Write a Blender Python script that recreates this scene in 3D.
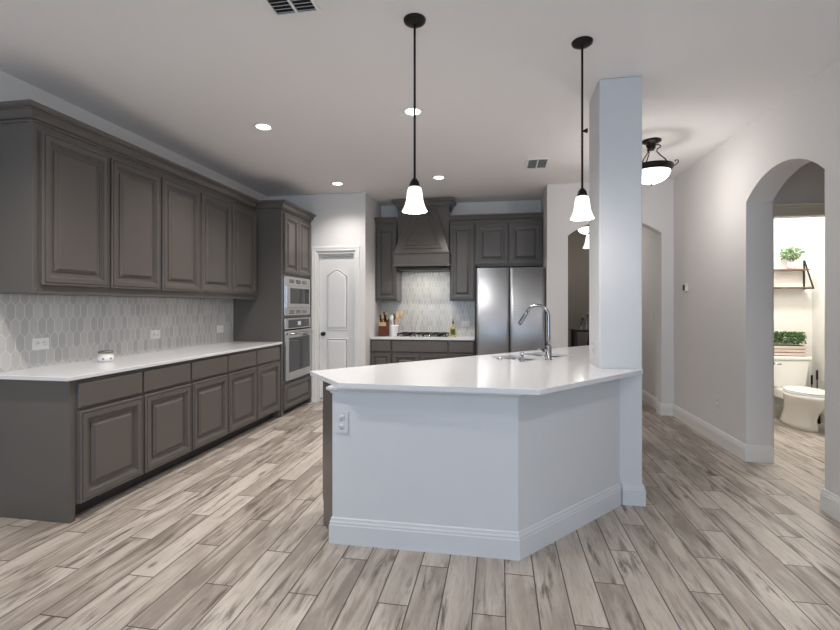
import bpy, bmesh, math, random
from mathutils import Vector, Matrix
from mathutils.geometry import tessellate_polygon
random.seed(7)
PI = math.pi
for o in list(bpy.data.objects): bpy.data.objects.remove(o)
scene = bpy.context.scene
COL = scene.collection

# ---------------------------------------------------------------- camera
F_PX = 460.0
TH = math.atan(79 / F_PX)
cam_d = bpy.data.cameras.new('camera'); cam_d.sensor_width = 36.0
cam_d.lens = F_PX * 36.0 / 840.0
cam_d.shift_y = -9.0 / 840.0
cam_d.clip_start = 0.05
cam = bpy.data.objects.new('camera', cam_d); COL.objects.link(cam)
cam.location = (0, 0, 1.37)
cam.rotation_euler = (PI / 2, 0, TH)
scene.camera = cam

# ---------------------------------------------------------------- world, light, exposure
vs = scene.view_settings
vs.view_transform = 'Standard'; vs.look = 'None'; vs.gamma = 1.0; vs.use_curve_mapping = False
vs.exposure = 0.38
w = bpy.data.worlds.new('world'); scene.world = w; w.use_nodes = True
bg = w.node_tree.nodes['Background']
bg.inputs[0].default_value = (0.75, 0.87, 1.0, 1); bg.inputs[1].default_value = 1.5

CEIL = 2.955
def light(name, kind, loc, energy, color=(1, 1, 1), rot=(0, 0, 0), size=0.1, sy=None, spot=None, blend=0.6, spread=None):
    d = bpy.data.lights.new(name, kind); d.energy = energy; d.color = color
    if kind == 'AREA':
        d.size = size
        if sy: d.shape = 'RECTANGLE'; d.size_y = sy
        else: d.shape = 'DISK'
        if spread: d.spread = spread
    else:
        d.shadow_soft_size = size
        if kind == 'SPOT': d.spot_size = spot or 2.4; d.spot_blend = blend
    o = bpy.data.objects.new(name, d); COL.objects.link(o); o.location = loc; o.rotation_euler = rot
    return o
# daylight entering by the living-room windows in the wall behind the camera
DAY = (0.54, 0.76, 1.0)
WIN_X = [(-2.75, -1.25), (-0.75, 0.75), (1.0, 1.9)]
for a, b in WIN_X:
    light('daylight', 'AREA', ((a + b) / 2, -4.45, 1.55), (12 if a < -2 else 28) * (b - a), DAY, (PI / 2 + 0.5, 0, 0), b - a - 0.05, 1.9)
WARM = (1.0, 0.95, 0.91)
CANS = [(-2.05, 3.77), (-0.69, 3.68), (-2.06, 5.68), (-0.73, 5.62), (-2.05, 1.85), (1.25, 1.3), (-2.05, -1.2), (0.0, -1.2), (1.4, -1.4)]  # right-front and behind-camera entries are unseen, added to brighten the room
CAN_W = 11
# unseen fill light added behind the camera to brighten the ceiling
light('rear_fill', 'POINT', (-0.6, -1.8, 2.2), 9, (1.0, 0.97, 0.95), size=.25)

# ---------------------------------------------------------------- materials
def s2l(c):
    return tuple(((v / 255) / 12.92 if v / 255 <= 0.04045 else ((v / 255 + 0.055) / 1.055) ** 2.4) for v in c)
def mat(name, rgb, rough=0.5, metal=0.0, bump=0.0, bscale=60, var=0.0, vscale=6, spec=0.5, emis=None, estr=0, trans=0, ior=1.45, coat=0, aniso=0):
    m = bpy.data.materials.new(name); m.use_nodes = True
    nt = m.node_tree; b = nt.nodes['Principled BSDF']
    c = s2l(rgb)
    b.inputs['Base Color'].default_value = (*c, 1); b.inputs['Roughness'].default_value = rough
    b.inputs['Metallic'].default_value = metal; b.inputs['Specular IOR Level'].default_value = spec
    b.inputs['Transmission Weight'].default_value = trans; b.inputs['IOR'].default_value = ior
    b.inputs['Coat Weight'].default_value = coat
    if aniso: b.inputs['Anisotropic'].default_value = aniso
    if emis: b.inputs['Emission Color'].default_value = (*emis, 1); b.inputs['Emission Strength'].default_value = estr
    tc = nt.nodes.new('ShaderNodeTexCoord')
    n = nt.nodes.new('ShaderNodeTexNoise'); n.inputs['Scale'].default_value = vscale; n.inputs['Detail'].default_value = 4
    nt.links.new(tc.outputs['Object'], n.inputs['Vector'])
    mr = nt.nodes.new('ShaderNodeMixRGB'); mr.inputs[1].default_value = (*[v * (1 - var) for v in c], 1); mr.inputs[2].default_value = (*[min(1, v * (1 + var)) for v in c], 1)
    nt.links.new(n.outputs['Fac'], mr.inputs[0]); nt.links.new(mr.outputs[0], b.inputs['Base Color'])
    if bump:
        n2 = nt.nodes.new('ShaderNodeTexNoise'); n2.inputs['Scale'].default_value = bscale; n2.inputs['Detail'].default_value = 3
        nt.links.new(tc.outputs['Object'], n2.inputs['Vector'])
        bp = nt.nodes.new('ShaderNodeBump'); bp.inputs['Strength'].default_value = bump; bp.inputs['Distance'].default_value = 0.004
        nt.links.new(n2.outputs['Fac'], bp.inputs['Height']); nt.links.new(bp.outputs[0], b.inputs['Normal'])
    return m

class NT:
    """small helper for math-node chains"""
    def __init__(s, nt): s.nt = nt
    def m(s, op, a, b=None, c=None):
        n = s.nt.nodes.new('ShaderNodeMath'); n.operation = op
        for i, v in enumerate((a, b, c)):
            if v is None: continue
            if isinstance(v, (int, float)): n.inputs[i].default_value = v
            else: s.nt.links.new(v, n.inputs[i])
        return n.outputs[0]
    def xyz(s, x, y, z):
        n = s.nt.nodes.new('ShaderNodeCombineXYZ')
        for i, v in enumerate((x, y, z)):
            if isinstance(v, (int, float)): n.inputs[i].default_value = v
            else: s.nt.links.new(v, n.inputs[i])
        return n.outputs[0]
    def noise(s, vec, scale, detail=3, rough=0.5, dist=0):
        n = s.nt.nodes.new('ShaderNodeTexNoise'); n.inputs['Scale'].default_value = scale; n.inputs['Detail'].default_value = detail
        n.inputs['Roughness'].default_value = rough; n.inputs['Distortion'].default_value = dist
        s.nt.links.new(vec, n.inputs['Vector']); return n.outputs['Fac']
    def ramp(s, fac, stops):
        n = s.nt.nodes.new('ShaderNodeValToRGB'); e = n.color_ramp.elements
        while len(e) < len(stops): e.new(0.5)
        for el, (p, c) in zip(e, stops): el.position = p; el.color = (*c, 1)
        s.nt.links.new(fac, n.inputs[0]); return n.outputs[0]
    def mix(s, fac, a, b, mode='MIX'):
        n = s.nt.nodes.new('ShaderNodeMixRGB'); n.blend_type = mode
        for i, v in enumerate((fac, a, b)):
            if isinstance(v, (int, float)): n.inputs[i].default_value = v
            elif isinstance(v, tuple): n.inputs[i].default_value = (*v, 1)
            else: s.nt.links.new(v, n.inputs[i])
        return n.outputs[0]
    def smooth(s, v, a, b):
        n = s.nt.nodes.new('ShaderNodeMapRange'); n.interpolation_type = 'SMOOTHSTEP'
        s.nt.links.new(v, n.inputs[0]); n.inputs[1].default_value = a; n.inputs[2].default_value = b
        return n.outputs[0]

def floor_mat():
    m = bpy.data.materials.new('wood_plank_tile'); m.use_nodes = True
    nt = m.node_tree; b = nt.nodes['Principled BSDF']; t = NT(nt)
    tc = nt.nodes.new('ShaderNodeTexCoord'); sp = nt.nodes.new('ShaderNodeSeparateXYZ'); nt.links.new(tc.outputs['Object'], sp.inputs[0])
    x, y = sp.outputs[0], sp.outputs[1]
    W, L = 0.1457, 1.0
    u = t.m('DIVIDE', t.m('SUBTRACT', x, 0.029), W)
    i = t.m('FLOOR', u); fu = t.m('SUBTRACT', u, i)
    im = t.m('FLOORED_MODULO', i, 3.0)
    v = t.m('DIVIDE', t.m('SUBTRACT', y, t.m('ADD', 2.395, t.m('MULTIPLY', im, 0.333))), L)
    j = t.m('FLOOR', v); fv = t.m('SUBTRACT', v, j)
    du = t.m('MULTIPLY', t.m('MINIMUM', fu, t.m('SUBTRACT', 1.0, fu)), W)
    dv = t.m('MULTIPLY', t.m('MINIMUM', fv, t.m('SUBTRACT', 1.0, fv)), L)
    d = t.m('MINIMUM', du, dv)
    wn = nt.nodes.new('ShaderNodeTexWhiteNoise'); wn.noise_dimensions = '2D'; nt.links.new(t.xyz(i, j, 0), wn.inputs['Vector'])
    rnd = wn.outputs['Value']; s2 = nt.nodes.new('ShaderNodeSeparateColor'); nt.links.new(wn.outputs['Color'], s2.inputs[0])
    off = t.m('MULTIPLY', rnd, 37.0)
    p1 = t.xyz(t.m('MULTIPLY', x, 22.0), t.m('ADD', t.m('MULTIPLY', y, 2.6), off), off)
    p2 = t.xyz(t.m('MULTIPLY', x, 110.0), t.m('ADD', t.m('MULTIPLY', y, 9.0), off), off)
    p3 = t.xyz(t.m('MULTIPLY', x, 8.0), t.m('ADD', t.m('MULTIPLY', y, 2.2), off), off)
    n1 = t.noise(p1, 1.0, 5, 0.6, 0.6); n2 = t.noise(p2, 1.0, 3, 0.6); n3 = t.noise(p3, 1.0, 3, 0.5, 0.4)
    base = t.ramp(t.m('ADD', t.m('MULTIPLY', n3, 0.75), t.m('MULTIPLY', rnd, 0.36)), [(0.25, s2l((124, 114, 105))), (0.5, s2l((158, 148, 138))), (0.75, s2l((188, 179, 169)))])
    streak = t.smooth(n1, 0.48, 0.68)
    patch = t.smooth(t.m('ADD', n3, t.m('MULTIPLY', s2.outputs[1], 0.12)), 0.46, 0.64)
    c = t.mix(t.m('MULTIPLY', t.m('MULTIPLY', streak, patch), 0.9), base, s2l((84, 73, 66)))
    c = t.mix(t.m('MULTIPLY', t.smooth(n2, 0.50, 0.72), 0.5), c, s2l((126, 113, 103)))
    c = t.mix(t.m('MULTIPLY', t.smooth(t.m('SUBTRACT', 1.0, n1), 0.50, 0.64), 0.4), c, s2l((194, 186, 176)))
    # knots
    vo = nt.nodes.new('ShaderNodeTexVoronoi'); vo.inputs['Scale'].default_value = 1.0
    nt.links.new(t.xyz(t.m('MULTIPLY', x, 5.0), t.m('ADD', t.m('MULTIPLY', y, 2.4), off), off), vo.inputs['Vector'])
    kn = t.m('SUBTRACT', 1.0, t.smooth(vo.outputs['Distance'], 0.03, 0.12))
    c = t.mix(t.m('MULTIPLY', kn, 0.7), c, s2l((84, 74, 68)))
    line = t.m('SUBTRACT', 1.0, t.smooth(d, 0.0018, 0.0042))
    c = t.mix(t.m('MULTIPLY', line, 0.95), c, s2l((58, 50, 45)))
    nt.links.new(c, b.inputs['Base Color'])
    b.inputs['Specular IOR Level'].default_value = 0.4
    rr = nt.nodes.new('ShaderNodeMapRange'); nt.links.new(n1, rr.inputs[0]); rr.inputs[3].default_value = 0.34; rr.inputs[4].default_value = 0.5
    nt.links.new(rr.outputs[0], b.inputs['Roughness'])
    bp = nt.nodes.new('ShaderNodeBump'); bp.inputs['Strength'].default_value = 0.35; bp.inputs['Distance'].default_value = 0.002
    nt.links.new(t.m('SUBTRACT', t.m('MULTIPLY', n1, 0.3), line), bp.inputs['Height']); nt.links.new(bp.outputs[0], b.inputs['Normal'])
    return m

def tile_mat(name, axis, cw, ch, tile, grout, rough, gw=0.045):
    """stretched hexagon (picket) tiles; axis 0: wall runs along x, 1: along y"""
    m = bpy.data.materials.new(name); m.use_nodes = True
    nt = m.node_tree; b = nt.nodes['Principled BSDF']; t = NT(nt)
    tc = nt.nodes.new('ShaderNodeTexCoord'); sp = nt.nodes.new('ShaderNodeSeparateXYZ'); nt.links.new(tc.outputs['Object'], sp.inputs[0])
    u = t.m('DIVIDE', sp.outputs[axis], cw); v = t.m('DIVIDE', sp.outputs[2], ch)   # one tile per 1 x 1 (row pitch)
    def cand(ou, ov):
        # lattice with period (1, 2)
        a = t.m('SUBTRACT', u, ou); cx = t.m('ROUND', a); fx = t.m('ABSOLUTE', t.m('SUBTRACT', a, cx))
        bb = t.m('DIVIDE', t.m('SUBTRACT', v, ov), 2.0); cy = t.m('ROUND', bb); fy = t.m('ABSOLUTE', t.m('MULTIPLY', t.m('SUBTRACT', bb, cy), 2.0))
        # picket: |x|<.5 , y + k|x| < h ; pitch 1 => h = .5 + k/4
        k = 0.62
        e1 = t.m('SUBTRACT', 0.5, fx)
        e2 = t.m('DIVIDE', t.m('SUBTRACT', 0.5 + k / 4, t.m('ADD', fy, t.m('MULTIPLY', fx, k))), 0.62)
        e2 = t.m('MULTIPLY', e2, ch / cw * 0.62)
        return t.m('MINIMUM', e1, e2), t.m('ADD', t.m('MULTIPLY', cx, 3.17), t.m('ADD', t.m('MULTIPLY', cy, 7.31), ou + ov))
    d1, i1 = cand(0, 0); d2, i2 = cand(0.5, 1.0)
    g = t.m('GREATER_THAN', d1, d2); d = t.m('MAXIMUM', d1, d2)
    idn = t.m('ADD', t.m('MULTIPLY', g, i1), t.m('MULTIPLY', t.m('SUBTRACT', 1.0, g), i2))
    wn = nt.nodes.new('ShaderNodeTexWhiteNoise'); wn.noise_dimensions = '1D'; nt.links.new(idn, wn.inputs['W'])
    tcol = t.mix(wn.outputs['Value'], tuple(v * 0.88 for v in s2l(tile)), tuple(min(1, v * 1.1) for v in s2l(tile)))
    gl = t.m('SUBTRACT', 1.0, t.smooth(d, gw * 0.6, gw * 1.3))
    nt.links.new(t.mix(gl, tcol, s2l(grout)), b.inputs['Base Color'])
    rr = t.m('ADD', rough, t.m('MULTIPLY', gl, 0.4)); nt.links.new(rr, b.inputs['Roughness'])
    bp = nt.nodes.new('ShaderNodeBump'); bp.inputs['Strength'].default_value = 0.4; bp.inputs['Distance'].default_value = 0.003
    nt.links.new(t.m('SUBTRACT', t.m('MULTIPLY', wn.outputs['Value'], 0.1), gl), bp.inputs['Height']); nt.links.new(bp.outputs[0], b.inputs['Normal'])
    return m

def steel_mat(name, rgb, rough, axis=2):
    m = bpy.data.materials.new(name); m.use_nodes = True
    nt = m.node_tree; b = nt.nodes['Principled BSDF']; t = NT(nt)
    tc = nt.nodes.new('ShaderNodeTexCoord'); mp = nt.nodes.new('ShaderNodeMapping'); sc = [3, 3, 3]; sc[axis] = 260; mp.inputs['Scale'].default_value = sc
    nt.links.new(tc.outputs['Object'], mp.inputs[0])
    n = t.noise(mp.outputs[0], 1.0, 2)
    b.inputs['Base Color'].default_value = (*s2l(rgb), 1); b.inputs['Metallic'].default_value = 1.0
    rr = nt.nodes.new('ShaderNodeMapRange'); nt.links.new(n, rr.inputs[0]); rr.inputs[3].default_value = rough * 0.8; rr.inputs[4].default_value = rough * 1.2
    nt.links.new(rr.outputs[0], b.inputs['Roughness'])
    return m

M = {}
M['wall'] = mat('wall_paint', (218, 215, 213), 0.85, bump=0.12, bscale=90, var=0.01)
M['bath_wall'] = mat('bath_wall_paint', (222, 220, 212), 0.85, bump=0.1, bscale=90, var=0.01)
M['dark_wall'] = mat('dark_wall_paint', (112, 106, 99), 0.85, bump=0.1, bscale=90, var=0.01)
M['ceil'] = mat('ceiling_paint', (234, 231, 230), 0.9, bump=0.2, bscale=120, var=0.01)
M['trim'] = mat('trim_paint', (226, 224, 220), 0.42, var=0.005)
M['bath_trim'] = mat('bath_trim_paint', (206, 200, 186), 0.45, var=0.005)
M['island'] = mat('shaded_wall_paint', (204, 205, 208), 0.7, bump=0.15, bscale=90, var=0.01)  # wall paint with shade and bluish daylight mixed into the colour
M['door'] = mat('door_paint', (224, 223, 222), 0.45, var=0.005)
M['cab'] = mat('cabinet_paint', (95, 90, 86), 0.3, spec=0.4, var=0.02, vscale=3, bump=0.03, bscale=30)
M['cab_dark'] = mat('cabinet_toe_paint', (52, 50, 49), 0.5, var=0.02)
M['quartz'] = mat('white_quartz', (216, 216, 217), 0.12, var=0.015, vscale=14)
M['floor'] = floor_mat()
M['tile_left'] = tile_mat('picket_tile_left', 1, 0.0625, 0.111, (192, 190, 187), (214, 213, 211), 0.22)
M['tile_back'] = tile_mat('picket_tile_back', 0, 0.048, 0.085, (196, 194, 189), (222, 221, 217), 0.16, 0.05)
M['steel'] = steel_mat('stainless_steel', (196, 194, 192), 0.24)
M['steel_v'] = steel_mat('stainless_fridge', (176, 179, 184), 0.5, 0)
M['chrome'] = mat('chrome', (190, 190, 192), 0.12, 1.0)
M['nickel'] = mat('brushed_faucet', (150, 150, 152), 0.2, 1.0)
M['black'] = mat('black_metal', (22, 20, 19), 0.35, 0.3)
M['bronze'] = mat('oil_rubbed_bronze', (30, 26, 24), 0.4, 0.5, var=0.1)
M['blackglass'] = mat('oven_glass', (14, 15, 17), 0.06, coat=0.5)
M['dark'] = mat('dark_void', (12, 12, 12), 0.8)
M['plastic'] = mat('white_plastic', (232, 231, 228), 0.35)
M['slot'] = mat('outlet_slots', (90, 88, 85), 0.5)
M['shade'] = mat('frosted_shade', (250, 248, 242), 0.4, emis=(1.0, 0.96, 0.9), estr=1.0)
M['bowlshade'] = mat('frosted_bowl', (250, 248, 242), 0.4, emis=(1.0, 0.96, 0.9), estr=1.5)
M['canlamp'] = mat('can_lamp', (255, 250, 240), 0.4, emis=(1.0, 0.95, 0.88), estr=9.0)
M['display'] = mat('oven_display', (120, 128, 132), 0.3, emis=(0.5, 0.55, 0.6), estr=0.35)
M['porcelain'] = mat('porcelain', (236, 234, 226), 0.1, coat=0.4)
M['seat'] = mat('toilet_seat_plastic', (238, 237, 232), 0.18)
M['leaf'] = mat('leaf_green', (70, 104, 46), 0.5, var=0.35, vscale=60)
M['leaf2'] = mat('eucalyptus_leaf', (112, 140, 98), 0.5, var=0.3, vscale=60)
M['stem'] = mat('stem', (84, 74, 48), 0.7)
M['soil'] = mat('moss', (58, 62, 38), 0.9)
M['woodshelf'] = mat('brown_wood_shelf', (112, 76, 58), 0.5, var=0.25, vscale=20)
M['whitewash'] = mat('whitewashed_slats', (206, 190, 176), 0.6, var=0.08, vscale=20)
M['redwood'] = mat('knife_block_wood', (96, 46, 28), 0.4, var=0.2, vscale=25)
M['palewood'] = mat('pale_beech_wood', (206, 172, 128), 0.5, var=0.12, vscale=25)
M['ceramic'] = mat('white_ceramic', (228, 226, 224), 0.25, var=0.03, vscale=40)
M['glass'] = mat('clear_glass', (255, 255, 255), 0.02, trans=1.0)
M['oil'] = mat('golden_oil', (222, 200, 130), 0.08, trans=0.6)
M['label'] = mat('dark_green_label', (66, 70, 30), 0.5)
M['wax'] = mat('cream_wax', (238, 234, 220), 0.4)
M['pewter'] = mat('pewter_lid', (140, 138, 132), 0.3, 0.9)
M['silicone'] = mat('grey_silicone', (80, 78, 76), 0.5)

# ---------------------------------------------------------------- mesh helpers
class MB:
    def __init__(s): s.v = []; s.f = []; s.sm = []
    def add(s, vs_, fs_, smooth=False):
        n = len(s.v); s.v += [tuple(v) for v in vs_]
        for f in fs_: s.f.append(tuple(i + n for i in f)); s.sm.append(smooth)
        return s
    def box(s, x0, x1, y0, y1, z0, z1):
        v = [(x0, y0, z0), (x1, y0, z0), (x1, y1, z0), (x0, y1, z0), (x0, y0, z1), (x1, y0, z1), (x1, y1, z1), (x0, y1, z1)]
        return s.add(v, [(0, 3, 2, 1), (4, 5, 6, 7), (0, 1, 5, 4), (1, 2, 6, 5), (2, 3, 7, 6), (3, 0, 4, 7)])
    def rings(s, rings, cap0=True, cap1=True, smooth=False, closed=False):
        n = len(rings[0]); v = [p for r in rings for p in r]; f = []
        R = len(rings)
        for i in range(R if closed else R - 1):
            a, b = i * n, ((i + 1) % R) * n
            for k in range(n): f.append((a + k, a + (k + 1) % n, b + (k + 1) % n, b + k))
        base = len(s.v); s.add(v, f, smooth)
        if not closed:
            if cap0: s.f.append(tuple(base + k for k in reversed(range(n)))); s.sm.append(False)
            if cap1: s.f.append(tuple(base + (R - 1) * n + k for k in range(n))); s.sm.append(False)
        return s
    def lathe(s, prof, c=(0, 0, 0), n=24, smooth=True, cap0=True, cap1=True, sx=1, sy=1):
        rs = [[(c[0] + r * sx * math.cos(2 * PI * k / n), c[1] + r * sy * math.sin(2 * PI * k / n), c[2] + z) for k in range(n)] for r, z in prof]
        return s.rings(rs, cap0, cap1, smooth)
    def tube(s, pts, r, n=10, smooth=True):
        pts = [Vector(p) for p in pts]; rs = []
        rad = r if isinstance(r, (list, tuple)) else [r] * len(pts)
        t0 = (pts[1] - pts[0]).normalized()
        up = Vector((0, 0, 1)) if abs(t0.z) < 0.9 else Vector((1, 0, 0))
        nrm = t0.cross(up).normalized()
        for i, p in enumerate(pts):
            if i == 0: t = pts[1] - pts[0]
            elif i == len(pts) - 1: t = pts[-1] - pts[-2]
            else: t = (pts[i + 1] - pts[i]).normalized() + (pts[i] - pts[i - 1]).normalized()
            t.normalize(); nrm = (nrm - t * nrm.dot(t)).normalized(); bi = t.cross(nrm)
            rs.append([tuple(p + (nrm * math.cos(2 * PI * k / n) + bi * math.sin(2 * PI * k / n)) * rad[i]) for k in range(n)])
        return s.rings(rs, smooth=smooth)
    def prism(s, poly, fn, a, b, holes=()):
        """poly: list of (u,v); fn(u,v,w) -> point"""
        if not holes:
            return s.rings([[fn(u, v, a) for u, v in poly], [fn(u, v, b) for u, v in poly]])
        loops = [poly] + list(holes); flat = [p for l in loops for p in l]
        tris = tessellate_polygon([[Vector((u, v, 0)) for u, v in l] for l in loops]); n = len(flat)
        v = [fn(u, v_, a) for u, v_ in flat] + [fn(u, v_, b) for u, v_ in flat]
        f = [tuple(t) for t in tris] + [tuple(i + n for i in reversed(t)) for t in tris]
        st = 0
        for l in loops:
            for k in range(len(l)): a0, b0 = st + k, st + (k + 1) % len(l); f.append((a0, b0, b0 + n, a0 + n))
            st += len(l)
        return s.add(v, f)
    def xf(s, mtx):
        s.v = [tuple(mtx @ Vector(p)) for p in s.v]; return s
    def build(s, name, m, parent=None, bevel=0, seg=2, label=None):
        me = bpy.data.meshes.new(name); me.from_pydata(s.v, [], s.f)
        bm = bmesh.new(); bm.from_mesh(me); bmesh.ops.recalc_face_normals(bm, faces=bm.faces)
        bm.to_mesh(me); bm.free()
        for p, sm in zip(me.polygons, s.sm): p.use_smooth = sm
        me.materials.append(M[m] if isinstance(m, str) else m)
        o = bpy.data.objects.new(name, me); COL.objects.link(o)
        if parent is not None: o.parent = parent
        if bevel:
            b = o.modifiers.new('bevel', 'BEVEL'); b.width = bevel; b.segments = seg; b.limit_method = 'ANGLE'; b.angle_limit = 0.7
        if label: o['label'] = label
        return o
def tag(o, label, cat, group=None):
    o['label'] = label; o['category'] = cat
    if group: o['group'] = group
    return o
def thing(name, label, cat, loc=(0, 0, 0), rz=0, group=None):
    o = bpy.data.objects.new(name, None); COL.objects.link(o); o.location = loc; o.rotation_euler = (0, 0, rz); o.empty_display_size = 0.1
    return tag(o, label, cat, group)
def struct(o): o['kind'] = 'structure'; return o
def dup(root, loc, rz=None, label=None):
    r = root.copy(); COL.objects.link(r); r.location = loc
    if rz is not None: r.rotation_euler = (0, 0, rz)
    if label: r['label'] = label
    for ch in list(root.children):
        c = ch.copy(); COL.objects.link(c); c.parent = r
        for g in list(ch.children):
            d = g.copy(); COL.objects.link(d); d.parent = c
    return r
def inset(poly, d):
    n = len(poly); out = []
    for i in range(n):
        p0, p1, p2 = Vector(poly[i - 1]), Vector(poly[i]), Vector(poly[(i + 1) % n])
        a = (p1 - p0).normalized(); b = (p2 - p1).normalized()
        na = Vector((-a.y, a.x)); nb = Vector((-b.y, b.x))    # left normals (ccw -> inward)
        k = (na + nb); k = k / max(0.2, k.dot(na))
        out.append(tuple(p1 + k * d))
    return out
def ring_panel(mb, poly, prof):
    """poly ccw in (x,z); prof list of (inset, y)"""
    rs = []
    for d, y in prof:
        q = inset(poly, d) if d else poly
        rs.append([(x, y, z) for x, z in q])
    return mb.rings(rs)
def rect(x0, x1, z0, z1): return [(x0, z0), (x1, z0), (x1, z1), (x0, z1)]
RP = [(0, 0), (0, -.022), (.003, -.027), (.012, -.027), (.0135, -.021), (.018, -.021), (.0195, -.027), (.052, -.027), (.0535, -.020), (.060, -.018), (.0615, -.011), (.070, -.010), (.0715, -.004), (.092, -.003), (.0935, -.009), (.112, -.018), (.1135, -.022), (.118, -.023)]
def rp_for(w, h):
    k = min(1.0, min(w, h) * 0.5 / 0.20)
    return [(d * k, y) for d, y in RP]
DF = [(0, 0), (0, -.014), (.003, -.018), (.007, -.020)]
def sweep(mb, path, prof, closed=False):
    """prof: (outward, z); outward = right of travel"""
    n = len(path); P = [Vector(p) for p in path]; rs = []
    for i in range(n):
        if closed or 0 < i < n - 1:
            a = (P[i] - P[i - 1]).normalized(); b = (P[(i + 1) % n] - P[i]).normalized()
            na, nb = Vector((a.y, -a.x)), Vector((b.y, -b.x)); k = na + nb; k = k / k.dot(na)
        else:
            a = (P[1] - P[0]).normalized() if i == 0 else (P[-1] - P[-2]).normalized(); k = Vector((a.y, -a.x))
        rs.append([(P[i].x + k.x * o, P[i].y + k.y * o, z) for o, z in prof])
    return mb.rings(rs, closed=closed)
BB = [(0, 0), (.016, 0), (.016, .105), (.013, .112), (.013, .122), (.009, .130), (.007, .143), (0, .148)]
CR = [(0, 0), (.014, 0), (.014, .012), (.006, .014), (.006, .020), (.018, .022), (.030, .032), (.044, .054), (.050, .066), (.060, .068), (.060, .074), (.072, .076), (.086, .086), (.088, .100), (0, .100)]
def baseboard(name, path, m='trim'):
    return struct(sweep(MB(), path, BB).build(name, m))
def arc_notch(u0, u1, spring, rise, n=20):
    """points of a segmental arch from (u0,0) up and over to (u1,0)"""
    hw = (u1 - u0) / 2; R = (hw * hw + rise * rise) / (2 * rise); cz = spring + rise - R; a = math.asin(min(1, hw / R)); c = (u0 + u1) / 2
    if rise > hw: a = PI - a
    return [(u0, 0)] + [(c + R * math.sin(-a + 2 * a * k / n), cz + R * math.cos(-a + 2 * a * k / n)) for k in range(n + 1)] + [(u1, 0)]
YZ = lambda u, v, w_: (w_, u, v)
XZ = lambda u, v, w_: (u, w_, v)
XY = lambda u, v, w_: (u, v, w_)

# ---------------------------------------------------------------- setting
LX, RX = -3.30, 2.15
YB = -4.5
struct(MB().box(LX - .2, 4.0, YB - .2, 9.6, -.1, 0).build('floor', 'floor'))
struct(MB().box(LX - .2, 4.0, YB - .2, 9.6, CEIL, CEIL + .1).build('ceiling', 'ceil'))
struct(MB().box(LX - .15, LX, YB, 6.2, 0, CEIL).build('wall_left', 'wall'))
struct(MB().box(LX - .15, -1.84, 6.2, 6.3, 2.15, CEIL).box(LX - .15, -2.57, 6.2, 6.3, 0, 2.15).box(-1.98, -1.84, 6.2, 6.3, 0, 2.15).box(-1.90, -1.84, 6.3, 7.07, 0, CEIL).build('wall_pantry', 'wall'))
struct(MB().box(-1.92, .77, 7.07, 7.2, 0, CEIL).build('wall_back', 'wall'))
# pier right of the fridge and arched hall opening, one wall facing the kitchen
pier = arc_notch(.88, 2.01, 2.285, .20)
struct(MB().prism([(.62, 0)] + pier + [(2.38, 0), (2.38, CEIL), (.62, CEIL)], XZ, 6.2, 6.35).build('wall_hall_arch', 'wall'))
struct(MB().box(.62, .77, 6.351, 7.07, 0, CEIL).build('wall_fridge_side', 'wall'))
notch = arc_notch(3.495, 4.49, 2.285, .195)
struct(MB().prism([(YB, 0)] + notch + [(6.2, 0), (6.2, CEIL), (YB, CEIL)], YZ, RX, RX + .21).build('wall_right', 'wall'))
# rear wall with the living-room windows that light the place
zlo, zhi = .55, 2.45
mb = MB().box(LX, RX, YB - .15, YB, 0, zlo).box(LX, RX, YB - .15, YB, zhi, CEIL)
xs = [LX] + [v for ab in WIN_X for v in ab] + [RX]
for k in range(0, len(xs), 2): mb.box(xs[k], xs[k + 1], YB - .15, YB, zlo, zhi)
struct(mb.build('wall_rear', 'wall'))
for n_, (a, b) in enumerate(WIN_X):
    f = MB()
    f.box(a, a + .05, YB - .12, YB - .06, zlo, zhi).box(b - .05, b, YB - .12, YB - .06, zlo, zhi).box(a + .05, b - .05, YB - .12, YB - .06, zlo, zlo + .05).box(a + .05, b - .05, YB - .12, YB - .06, zhi - .05, zhi).box((a + b) / 2 - .015, (a + b) / 2 + .015, YB - .11, YB - .07, zlo + .05, zhi - .05)
    struct(f.build('window_%d' % (n_ + 1), 'trim'))
# hall beyond the arch
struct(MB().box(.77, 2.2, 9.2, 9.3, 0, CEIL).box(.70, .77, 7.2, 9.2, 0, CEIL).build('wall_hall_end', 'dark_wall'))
struct(MB().box(2.07, 2.2, 6.35, 9.2, 0, CEIL).build('wall_hall_side', 'wall'))
# vestibule and toilet room behind the right-hand arch
VX = RX + .21
TY = 4.64
struct(MB().box(2.36, 2.445, TY, TY + .1, 0, CEIL).box(2.445, 3.15, TY, TY + .1, 2.175, CEIL).box(3.15, 3.74, TY, TY + .1, 0, CEIL).build('wall_toilet_door', 'wall'))
struct(MB().box(VX, 3.74, 3.1, 3.2, 0, CEIL).build('wall_vestibule_near', 'wall'))
struct(MB().box(3.74, 3.84, 3.1, TY, 0, CEIL).build('wall_vestibule_right', 'wall'))
struct(MB().box(VX, 3.84, 6.3, 6.4, 0, CEIL).build('wall_toilet_back', 'bath_wall'))
struct(MB().box(3.74, 3.84, TY, 6.3, 0, CEIL).build('wall_toilet_right', 'bath_wall'))
cs = MB()
cs.box(2.365, 2.44, TY - .018, TY - .001, 0, 2.18).box(3.155, 3.22, TY - .018, TY - .001, 0, 2.18)
sweep(cs, [(2.365, TY - .001), (3.22, TY - .001)], [(0, 2.18), (.016, 2.18), (.016, 2.25), (.022, 2.255), (.022, 2.27), (.032, 2.28), (.032, 2.29), (0, 2.29)])
struct(cs.build('trim_toilet_door', 'bath_trim'))
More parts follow.
